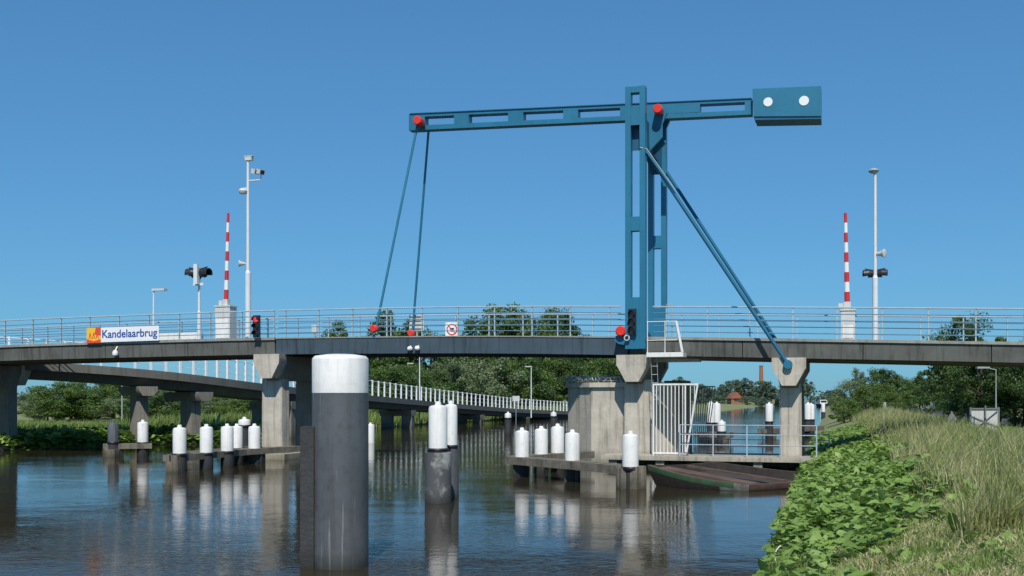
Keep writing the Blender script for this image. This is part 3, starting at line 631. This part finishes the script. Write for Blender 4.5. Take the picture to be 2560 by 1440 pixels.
for s in S:
    p=rpt(s); n_=rn(s); rings.append([p+n_*.1,p+n_*.1-UP*.42,p-n_*.25-UP*.45,p-n_*.5-UP*.85,p-n_*2.4-UP*.85,p-n_*2.65-UP*.45,p-n_*3-UP*.42,p-n_*3])
mb=MB(); mb.sweep(rings); part('deck',mb,rampm,rb)
mb=MB(); s=5.0
while s<dd[-1]-1:
    p=rpt(s); mb.box(p+UP*.58,rn(s)*.06,rn(s).cross(UP)*.05,UP*.58); s+=.85 if s<34 else 1.25
ss=np.arange(5,dd[-1]-1,2.8)
for hh_,r in((.35,.010),(.7,.010),(1.1,.026)):
    for i in range(len(ss)-1): mb.cyl(rpt(ss[i])+UP*hh_,rpt(ss[i+1])+UP*hh_,r,n=5)
part('railing',mb,whitecl,rb)
def near_s(x):
    return min(np.arange(5,dd[-1],.5),key=lambda s:abs(1280+F*rpt(s).x/rpt(s).y-x))
for x in(365,505,735,1035,1205,1320,1390):
    s=near_s(x); p=rpt(s); n_=rn(s); dv=n_.cross(UP); mb=MB()
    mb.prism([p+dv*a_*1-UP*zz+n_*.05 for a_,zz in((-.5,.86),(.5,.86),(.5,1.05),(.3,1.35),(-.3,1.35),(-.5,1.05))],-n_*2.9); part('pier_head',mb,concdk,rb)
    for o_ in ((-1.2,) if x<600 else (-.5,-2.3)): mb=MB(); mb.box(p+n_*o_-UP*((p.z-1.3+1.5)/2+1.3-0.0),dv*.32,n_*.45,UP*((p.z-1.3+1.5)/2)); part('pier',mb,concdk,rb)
# ---------------------------------------------------------------- foliage
def leafquads(C,size,bias=None,asp=.75):
    N=len(C); a=rng.normal(size=(N,3)); 
    if bias is not None: a=a*.8+bias*1.3
    a/=np.linalg.norm(a,axis=1)[:,None]; r=rng.normal(size=(N,3)); u=np.cross(a,r); u/=np.linalg.norm(u,axis=1)[:,None]; w=np.cross(a,u)
    s=(size*rng.uniform(.6,1.3,N))[:,None]; 
    V=np.stack([C-u*s*.5,C-w*s*.5*asp+u*s*.05,C+u*s*.5,C+w*s*.5*asp+u*s*.05],1).reshape(-1,3)
    Fc=np.arange(4*N).reshape(N,4); return V,Fc
def tree_proto(kind,seed,N,ls):
    r=np.random.default_rng(seed); 
    zc,rx,rz=( .58,.36,.40) if kind=='tree' else ((.48,.5,.46) if kind=='bush' else (.55,.27,.43))
    nc=38 if kind!='bush' else 30
    cl=[]
    while len(cl)<nc:
        p=r.uniform(-1,1,3); l=np.linalg.norm(p)
        if l<1 and l>.25: cl.append([p[0]*rx*(1-.25*max(p[2],0)),p[1]*rx*(1-.25*max(p[2],0)),zc+p[2]*rz])
    cl=np.array(cl); cr=r.uniform(.045,.135,nc)*(1.35 if kind=='bush' else 1)
    idx=r.integers(0,nc,N); d=r.normal(size=(N,3)); d/=np.linalg.norm(d,axis=1)[:,None]
    rad=cr[idx]*r.uniform(.3,1.3,N)**.7
    C=cl[idx]+d*rad[:,None]*np.array([1,1,.8]); C[:,2]=np.maximum(C[:,2],.02)
    V,Fc=leafquads(C,ls,d)
    me=bpy.data.meshes.new('crown'); me.from_pydata(V.tolist(),[],Fc.tolist())
    mb=MB(); top=zc+rz*.5; 
    mb.cyl((0,0,-.03),(0.01,0,.25),.026,.02,8); mb.cyl((.01,0,.25),(-.01,.01,top),.02,.006,8)
    for i in r.choice(nc,9,replace=False): 
        h=r.uniform(.18,.5); mb.cyl((0,0,h),tuple(cl[i]),.011,.003,5)
    mt=bpy.data.meshes.new('trunk'); mt.from_pydata(mb.v,[],mb.f); mt.materials.append(bark)
    return me,mt
lm_tree=leafmat('foliage_green',[(.055,.10,.020),(.115,.19,.040),(.18,.26,.07)],.38,.35)
lm_dark=leafmat('foliage_dark_green',[(.036,.075,.020),(.075,.135,.034),(.125,.19,.055)],.33,.3)
lm_will=leafmat('foliage_grey_green',[(.10,.155,.07),(.165,.22,.10),(.22,.28,.15)],.3,.4)
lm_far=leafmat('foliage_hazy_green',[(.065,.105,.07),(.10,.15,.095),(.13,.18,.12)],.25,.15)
protos={}
def proto(kind,var,q,mat):
    key=(kind,var,q,mat.name)
    if key not in protos:
        N,ls={'hi':(19000,.021),'mid':(8500,.031),'lo':(2200,.06)}[q]
        me,mt=tree_proto(kind,var*13+len(kind),N,ls); me.materials.append(mat); protos[key]=(me,mt)
    return protos[key]
cnt=0
def tree(x,vt_,Y,wid=1.0,kind='tree',mat=None,q='mid',name=None,label=None,X=None):
    global cnt; cnt+=1
    X=(x-1280)/F*Y if X is None else X
    g=hgt(X,Y); H=(CH+(995-vt_)/F*Y-g)/(.97)
    mat=mat or lm_tree; me,mt=proto(kind,cnt%3,q,mat)
    nm=name or ('shrub' if kind=='bush' else 'tree')
    e=empty(nm,(X,Y,g-.02),label or {'bush':'rounded leafy green shrub on the grassy bank','tree':'leafy green broad crowned tree beyond the canal','tall':'tall narrow leafy tree by the canal'}[kind],'shrub' if kind=='bush' else 'tree','trees and shrubs around the canal')
    e.scale=(H*wid,H*wid,H); e.rotation_euler=(0,0,random.uniform(0,6.28))
    for n_,m_ in(('trunk',mt),('crown',me)):
        o=bpy.data.objects.new(n_,m_); link(o); o.parent=e
for x,v,Y,w in [(832,812,150,.8),(885,840,150,.9),(925,850,140,1),(985,790,148,1.0),(1020,808,150,.8),(1075,842,150,1),(1130,845,152,1),(1205,788,155,.8),(1250,774,155,.9),(1290,790,158,.8),(1345,764,165,.75),(1400,785,172,.8),(1450,845,178,1),(1500,862,186,1),(1540,870,195,1),(1585,878,205,1)]:
    tree(x,v,Y,w*.95,mat=lm_dark if cnt%2 else lm_tree)
for x,v,Y,w,m in [(940,905,112,1.1,lm_tree),(985,915,112,1.1,lm_dark),(1030,900,118,1.1,lm_tree),(1075,895,122,1,lm_dark),(1120,900,128,1,lm_will),(1165,890,132,1.1,lm_will),(1215,880,138,1.1,lm_will),(1262,900,142,1,lm_tree),(1305,880,148,1,lm_dark),(1350,885,152,1,lm_tree),(1400,885,160,1,lm_dark),(1445,890,166,1,lm_tree),(1490,885,172,1,lm_dark),(1535,890,180,1.1,lm_tree),(1575,900,190,1.1,lm_dark),
                  (1100,960,122,1.5,lm_tree),(1180,965,134,1.5,lm_dark),(1250,970,140,1.5,lm_tree),(1330,965,150,1.5,lm_dark),(1420,970,160,1.5,lm_tree),(1500,965,172,1.5,lm_dark),(960,985,100,1.5,lm_tree),(1030,985,112,1.4,lm_dark)]:
    tree(x,v,Y,w*1.05,'bush',m)
hm=[lm_will,lm_tree,lm_tree,lm_dark]
for i,x in enumerate(range(105,910,36)):
    v=975-22*math.exp(-((x-230)/130)**2)-8*math.sin(x*.05)+(6 if x>450 else 0); Y=90+7*math.sin(x*.03)+(12 if x>700 else 0)
    tree(x,v,Y,1.65,'bush',hm[i%4])
for i,x in enumerate(range(120,900,60)):
    tree(x,1000+4*math.sin(x),84+(14 if x>650 else 0),2.0,'bush',hm[(i+1)%4])
for x,v in [(-60,975),(20,990),(60,988)]: tree(x,v,240,2.2,'bush',lm_far,'lo')
for x,v,Y,w in [(1700,945,330,1),(1725,950,320,1),(1752,962,335,1),(1782,965,330,1.2),(1812,955,345,1),(1835,950,360,1),(1862,948,350,1.1),(1890,948,365,1),(1915,955,370,1),(1938,960,390,1),(1670,955,310,1),(1640,950,300,1)]:
    tree(x,v,Y,w*1.3,'bush' if cnt%2 else 'tree',lm_far,'lo')
for x,v in [(1720,990),(1765,992),(1800,990),(1868,988),(1905,992)]: tree(x,v,270+ (x-1720)*.3,2.0,'bush',lm_far,'lo')
for x,v,Y in [(1965,955,700),(1985,930,760),(2008,940,800),(2030,990,900),(2045,992,950)]: tree(x,v,Y,1.0,'tree',lm_far,'lo')
for x,v,Y in [(2062,985,420),(2080,975,320),(2092,980,260)]: tree(x,v,Y,1.3,'bush',lm_far,'lo')
for x,v,Y,w,k,m in [(2150,915,92,.6,'tall',lm_will),(2128,950,88,1.0,'bush',lm_will),(2165,950,84,1.0,'bush',lm_tree),(2110,985,80,1.3,'bush',lm_tree),(2200,925,150,1.1,'tree',lm_dark),(2238,930,150,1.1,'tree',lm_dark),(2215,950,140,1.2,'bush',lm_tree),(2275,948,140,1.1,'bush',lm_tree),(2310,932,130,1.1,'tree',lm_dark),(2335,930,120,1.1,'tree',lm_dark),(2300,965,110,1.4,'bush',lm_tree),(2250,975,115,1.5,'bush',lm_tree)]:
    tree(x,v,Y,w,k,m)
for x,v,Y,w,k in [(2425,778,64,.9,'tree'),(2375,880,76,1.0,'tree'),(2455,860,62,1.0,'tree'),(2535,865,60,1.0,'tree'),(2610,850,58,1.0,'tree'),(2390,950,72,1.4,'bush'),(2440,955,66,1.4,'bush'),(2500,950,63,1.4,'bush'),(2560,940,60,1.4,'bush'),(2360,940,84,1.2,'bush'),(2680,900,55,1.3,'tree')]:
    tree(x,v,Y,w,k,lm_dark,'hi' if Y<66 else 'mid')
C=[]
for X in np.arange(-700,900,9.0):
    Yc=780+60*math.sin(X*.01)+ (200 if 140<X<300 else 0); h=5+4*abs(math.sin(X*.037+1))+2*random.random()
    k=70; q=rng.normal(size=(k,3)); q/=np.linalg.norm(q,axis=1)[:,None]; q=q*rng.uniform(.7,1.05,(k,1)); C.append(np.c_[X+q[:,0]*8,Yc+q[:,1]*5,.8+abs(q[:,2])*h])
C=np.concatenate(C); V,Fc=leafquads(C,2.4); rawmesh('distant_woods',V,Fc,lm_far,'hazy line of far woods along the polder','woods','stuff')
# --- bank vegetation
lm_but=leafmat('butterbur_leaf',[(.11,.19,.035),(.20,.32,.065),(.32,.44,.13)],.3,1.2)
lm_gr=leafmat('tall_grass_blade',[(.17,.25,.06),(.28,.33,.10),(.46,.44,.21),(.62,.56,.34)],.45,.6)
lm_sg=leafmat('short_grass_blade',[(.13,.23,.045),(.22,.31,.075),(.34,.36,.15)],.4,1.0)
lm_st=leafmat('dry_cut_grass',[(.24,.29,.10),(.48,.44,.22),(.66,.60,.38)],.3,2.0)
def leaves(cx,cy,cz,rad,name,label):
    N=len(cx); k=9; ang=np.linspace(.35,2*np.pi-.35,k); V=np.zeros((N,k+1,3)); 
    rot=rng.uniform(0,6.28,N); tiltd=rng.uniform(0,6.28,N); tl=np.abs(rng.normal(.30,.28,N))
    for j in range(k):
        rr=rad*(1+.12*np.cos(ang[j]*3+rot)*1)*(1.08 if j%2 else .95); x=rr*np.cos(ang[j]+rot); y=rr*np.sin(ang[j]+rot)
        V[:,j,0]=x; V[:,j,1]=y; V[:,j,2]=rad*.22*np.sin(ang[j]*2+rot*3)+rad*.10
    V[:,:,2]+= (V[:,:,0]*np.cos(tiltd)[:,None]+V[:,:,1]*np.sin(tiltd)[:,None])*np.tan(tl)[:,None]*.8
    V[:,:,0]+=cx[:,None]; V[:,:,1]+=cy[:,None]; V[:,:,2]+=cz[:,None]
    V=V.reshape(-1,3); b0=np.arange(N)*(k+1); Fs=np.concatenate([np.stack([b0+k,b0+j,b0+j+1],1) for j in range(k-1)]); return rawmesh(name,V,Fs,lm_but,label,'ground cover','stuff')
def blades(cx,cy,cz,h,w,lean,mat,name,label,cat='grass'):
    N=len(cx); a=rng.uniform(0,6.28,N); ld=rng.uniform(0,6.28,N); l=lean*rng.uniform(.2,1.3,N)*h
    dx=np.cos(a)*w; dy=np.sin(a)*w; lx=np.cos(ld)*l+l*.35; ly=np.sin(ld)*l
    V=np.zeros((N,5,3)); 
    V[:,0]=np.c_[cx-dx,cy-dy,cz-.03]; V[:,1]=np.c_[cx+dx,cy+dy,cz-.03]; V[:,2]=np.c_[cx+dx*.8+lx*.35,cy+dy*.8+ly*.35,cz+h*.6]; V[:,3]=np.c_[cx-dx*.8+lx*.35,cy-dy*.8+ly*.35,cz+h*.6]; V[:,4]=np.c_[cx+lx,cy+ly,cz+h]
    b0=np.arange(N)*5; me=bpy.data.meshes.new(name); Fq=[ [i,i+1,i+2,i+3] for i in b0.tolist()]+[[i+3,i+2,i+4] for i in b0.tolist()]
    me.from_pydata(V.reshape(-1,3).tolist(),[],Fq); me.materials.append(mat); o=bpy.data.objects.new(name,me); link(o); meta(o,label,cat,None,'stuff')
def scatter(N,d0,d1,y0,y1,pw=1.0,side='R',test=None):
    Y=y0+(y1-y0)*rng.random(N)**pw; d=rng.uniform(d0,d1,N)
    if side=='R': X=np.array([xr(y) for y in Y])+d/.96
    else: X=np.array([xl(y) for y in Y])-d
    if test is not None: k=test(d,Y); X,Y,d=X[k],Y[k],d[k]
    Z=np.array([hgt(x,y) for x,y in zip(X,Y)]); return X,Y,Z
def bare(d,Y): # thin over the mown patch, gappy clumps elsewhere
    patch=((d>1.15+.35*np.sin(Y*2.3)+np.clip((Y-11)*.12,0,9))&(Y<15.0)); clump=np.sin(d*5+Y*3)*np.sin(Y*2.1-d*3)
    edge=(d>2.6+.5*np.sin(Y*1.1)); strip=(np.sin(d*2.2+Y*.7)<-.55)
    return (~patch|(rng.random(len(d))<.07))&(clump>-.58)&(~edge|(rng.random(len(d))<.28))&(~strip|(rng.random(len(d))<.35))
X,Y,Z=scatter(27000,.0,3.9,7.5,62,1.7,test=bare)
leaves(X,Y,Z+rng.uniform(.03,.27,len(X))*np.clip((Y-4)/12,.4,1.2),rng.uniform(.04,.115,len(X)),'butterbur_leaves','broad green butterbur leaves covering the canal bank')
X,Y,Z=scatter(62000,2.4,5.6,12.5,120,1.8,test=lambda d,Y:(d>3.0+.6*np.sin(Y*.9)+rng.normal(0,.35,len(Y))))
blades(X,Y,Z,rng.uniform(.3,.95,len(X))*(.75+.25*np.sin(Y*1.7+X*2.3)),.006+.00011*Y,.6,lm_gr,'tall_grass','tall seeding grass along the dyke crest')
X,Y,Z=scatter(60000,.0,5.0,6.5,40,1.8)
blades(X,Y,Z,rng.uniform(.04,.22,len(X)),.005+.0001*Y,.7,lm_sg,'short_grass','short green grass between the bank plants')
X,Y,Z=scatter(46000,1.0,4.6,7,17.5,1.0,test=lambda d,Y:(np.sin(Y*2.2+d)*np.sin(d*4-Y)+rng.normal(0,.4,len(Y)))>-.2)
blades(X,Y,Z+.04,rng.uniform(.02,.10,len(X)),.008,2.0,lm_st,'cut_grass','dry cut grass lying on the mown bank strip')
X,Y,Z=scatter(15000,4.8,10,12,90,1.5)
blades(X,Y,Z,rng.uniform(.08,.25,len(X)),.01+.0002*Y,.5,lm_sg,'verge_grass','short grass on the road verge')
X,Y,Z=scatter(7000,-.1,2.6,40,62,1,side='L'); leaves(X,Y,Z+rng.uniform(.05,.45,len(X)),rng.uniform(.12,.24,len(X)),'butterbur_leaves','broad green leaves lining the grassy bank')
X,Y,Z=scatter(30000,1.5,34,42,70,1,side='L'); blades(X,Y,Z,rng.uniform(.2,.6,len(X)),.02,.5,lm_sg,'tall_grass','tall pale grass on the flat bank')
X,Y,Z=scatter(16000,-.1,9,62,150,1,side='L'); blades(X,Y,Z,rng.uniform(.4,1.0,len(X)),.035,.4,lm_sg,'reeds','green reeds along the far canal edge','reeds')
# ---------------------------------------------------------------- background details
def hut(x,Y,w,dp,h,rh,label,name='house'):
    X=(x-1280)/F*Y; g=hgt(X,Y); e=empty(name,(X,Y,g),label,'house'); mb=MB(); mb.ab(X-w/2,X+w/2,Y-dp/2,Y+dp/2,g-.3,g+h); part('wall',mb,brick,e)
    mb=MB(); mb.prism([(X-w/2-.3,Y-dp/2-.3,g+h+.01),(X+w/2+.3,Y-dp/2-.3,g+h+.01),(X,Y-dp/2-.3,g+h+rh)],Vector((0,dp+.6,0))); part('roof',mb,roofm,e)
    mb=MB(); mb.ab(X-.8,X+.8,Y-dp/2-.06,Y-dp/2-.01,g+1,g+2.2); part('window',mb,glass,e)
hut(1836,330,3.4,7,1.7,2.0,'small brick house with red gable roof')
X=(1903-1280)/F*900; mb=MB(); mb.cyl((X,900,0),(X,900,29),2.0,1.5,12); mb.cyl((X,900,29),(X,900,29.6),1.7,n=12); part('chimney',mb,brick,None,(X,900,.8),'tall brick factory chimney far beyond the trees','chimney')
X=(2266-1280)/F*1400; e=empty('apartment_block',(X,1400,.8),'distant pale apartment block on the horizon','building'); mb=MB(); mb.ab(X-5,X+5,1394,1406,0,20); part('wall',mb,lightgrey,e); mb=MB()
for k in range(6): mb.ab(X-4.5,X+4.5,1393.7,1393.95,2+k*3,3.4+k*3)
part('window',mb,glass,e)
for x,v,Y,arm,s in((1328,918,112,.05,-1),(1049,885,95,.05,1),(2490,922,58,.45,-1),(2335,968,110,.8,-1),(1020,910,120,.01,1),(1103,928,125,.01,1),(2203,985,160,.3,-1)):
    X=(x-1280)/F*Y; g=hgt(X,Y); g=max(g,.5) ; h=CH+(995-v)/F*Y-g; street_lamp((X,Y,g-.05),h,arm,Vector((s,0,0)),'grey street lamp beside the canal road' if x>1500 else 'slim street lamp beside the cycle ramp',.045 if x==2490 else .07,polefar if x>1500 else None)
X=(305-1280)/F*75; mb=MB(); mb.cyl((X,75,.3),(X,75,CH+(995-958)/F*75),.05,n=8); mb.cyl((X,75,CH+(995-958)/F*75),(X,75,CH+(995-955)/F*75),.07,n=8); part('marker_post',mb,polefar,None,(X,75,.6),'thin pale post standing in the field','post')
Y=43; Xc=(2461-1280)/F*Y; g=hgt(Xc,Y); w=.59; z0=CH-(1086-995)/F*Y; z1=CH-(1020-995)/F*Y; z0=max(z0,g+.12)
e=empty('road_sign',(Xc,Y,g),'large square road sign seen from behind with braces','road sign'); mb=MB(); mb.ab(Xc-w,Xc+w,Y,Y+.03,z0,z1); part('panel',mb,lightgrey,e)
mb=MB()
for s in(-1,1): mb.ab(Xc+s*(w-.03)-.03,Xc+s*(w-.03)+.03,Y-.04,Y-.002,g-.1,z1+.03)
for z in(z0+.03,z1-.03): mb.ab(Xc-w+.061,Xc+w-.061,Y-.04,Y-.002,z-.03,z+.03)
mb.cyl((Xc-.5,Y-.06,z0+.1),(Xc+.5,Y-.06,z1-.1),.02,n=6); mb.cyl((Xc,Y-.09,g-.1),(Xc,Y-.09,z1+.1),.03,n=6); part('frame',mb,signbk,e)
def smallsign(x,Y,v0,v1,w,tri,label):
    X=(x-1280)/F*Y; g=hgt(X,Y); z1=CH+(995-v0)/F*Y; z0=CH+(995-v1)/F*Y; e=empty('road_sign',(X,Y,g),label,'road sign')
    mb=MB(); mb.cyl((X,Y+.05,g-.1),(X,Y+.05,z1),.03,n=6); part('post',mb,galv,e); mb=MB()
    if tri: mb.prism([(X-w/2,Y,z0),(X+w/2,Y,z0),(X,Y,z1)],Vector((0,.015,0)))
    else: mb.ab(X-w/2,X+w/2,Y,Y+.015,z0,z1)
    part('panel',mb,signbk if tri else lightgrey,e)
smallsign(2380,50,1028,1050,.5,True,'grey triangular road sign seen from behind')
smallsign(2310,85,1002,1022,.35,False,'pale rectangular road sign by the dyke road')
smallsign(2332,80,1004,1024,.35,False,'pale rectangular road sign by the dyke road')
smallsign(2210,95,1006,1022,.4,False,'small white road sign by the dyke road')
smallsign(1290,108,990,1003,.7,False,'pale sign board beside the cycle ramp'); 
X=(1938-1280)/F*15.5; zb_=P(0,1385,15.5).z
mb=MB(); q=Vector((X,15.5,zb_)); pts=[q+Vector((0,0,-.35)),q,q+Vector((.015,0,.05)),q+Vector((.06,0,.11)),q+Vector((.085,0,.115))]
for a_,b_ in zip(pts[:-1],pts[1:]): mb.cyl(a_,b_,.009,n=6)
part('bent_pipe',mb,white,None,(X,15.5,0),'thin bent white pipe among the bank leaves','pipe')
Y=300; X=(2062-1280)/F*Y; e=empty('canal_boat',(X,Y,0),'small dark motor barge far along the canal','boat'); mb=MB()
mb.sweep([[Vector((X+sx*hw,Y+dy,z)) for sx,z in((-1,zt),(-.8,-.2),(.8,-.2),(1,zt))] for dy,hw,zt in((-6,.3,1.1),(-4.5,1.3,.9),(4,1.4,.8),(5,1,.9))]); part('hull',mb,tarred,e)
mb=MB(); mb.ab(X-1,X+1,Y+1,Y+3.6,.7,2.0); part('cabin',mb,white,e); mb=MB(); mb.ab(X-.8,X+.8,Y+.93,Y+.98,1.3,1.8); part('window',mb,glass,e)
# ---------------------------------------------------------------- light, sky, camera
el=50
sd=Vector((-.04,-1,0)).normalized()*math.cos(math.radians(el))+UP*math.sin(math.radians(el))
sl=bpy.data.lights.new('sun','SUN'); sl.energy=4.5; sl.angle=math.radians(.5); sl.color=(1,.95,.87); so=bpy.data.objects.new('sun',sl); link(so); so.rotation_euler=sd.to_track_quat('Z','Y').to_euler()
w=bpy.data.worlds.new('World'); scene.world=w; w.use_nodes=True; nt=w.node_tree; bg_=nt.nodes['Background']
sk=nt.nodes.new('ShaderNodeTexSky'); sk.sky_type='NISHITA'; sk.sun_disc=False; sk.sun_elevation=math.radians(el); sk.sun_rotation=math.atan2(sd.x,sd.y); sk.air_density=1.0; sk.dust_density=.3; sk.ozone_density=3
ga=nt.nodes.new('ShaderNodeGamma'); ga.inputs['Gamma'].default_value=.6
mx=nt.nodes.new('ShaderNodeMix'); mx.data_type='RGBA'; mx.blend_type='MULTIPLY'; mx.clamp_result=False; mx.inputs['Factor'].default_value=1; mx.inputs['B'].default_value=(.62,1.40,2.10,1)
nt.links.new(sk.outputs[0],ga.inputs['Color']); nt.links.new(ga.outputs[0],mx.inputs['A']); nt.links.new(mx.outputs['Result'],bg_.inputs[0]); bg_.inputs[1].default_value=.1
cam=bpy.data.cameras.new('Camera'); cam.sensor_width=36; cam.lens=36*F/2560; cam.shift_y=275/2560; cam.clip_end=8000; cam.clip_start=.05
co=bpy.data.objects.new('Camera',cam); link(co); co.location=(0,0,CH); co.rotation_euler=(math.pi/2,0,0); scene.camera=co
scene.view_settings.view_transform='Standard'; scene.view_settings.look='None'; scene.view_settings.exposure=0
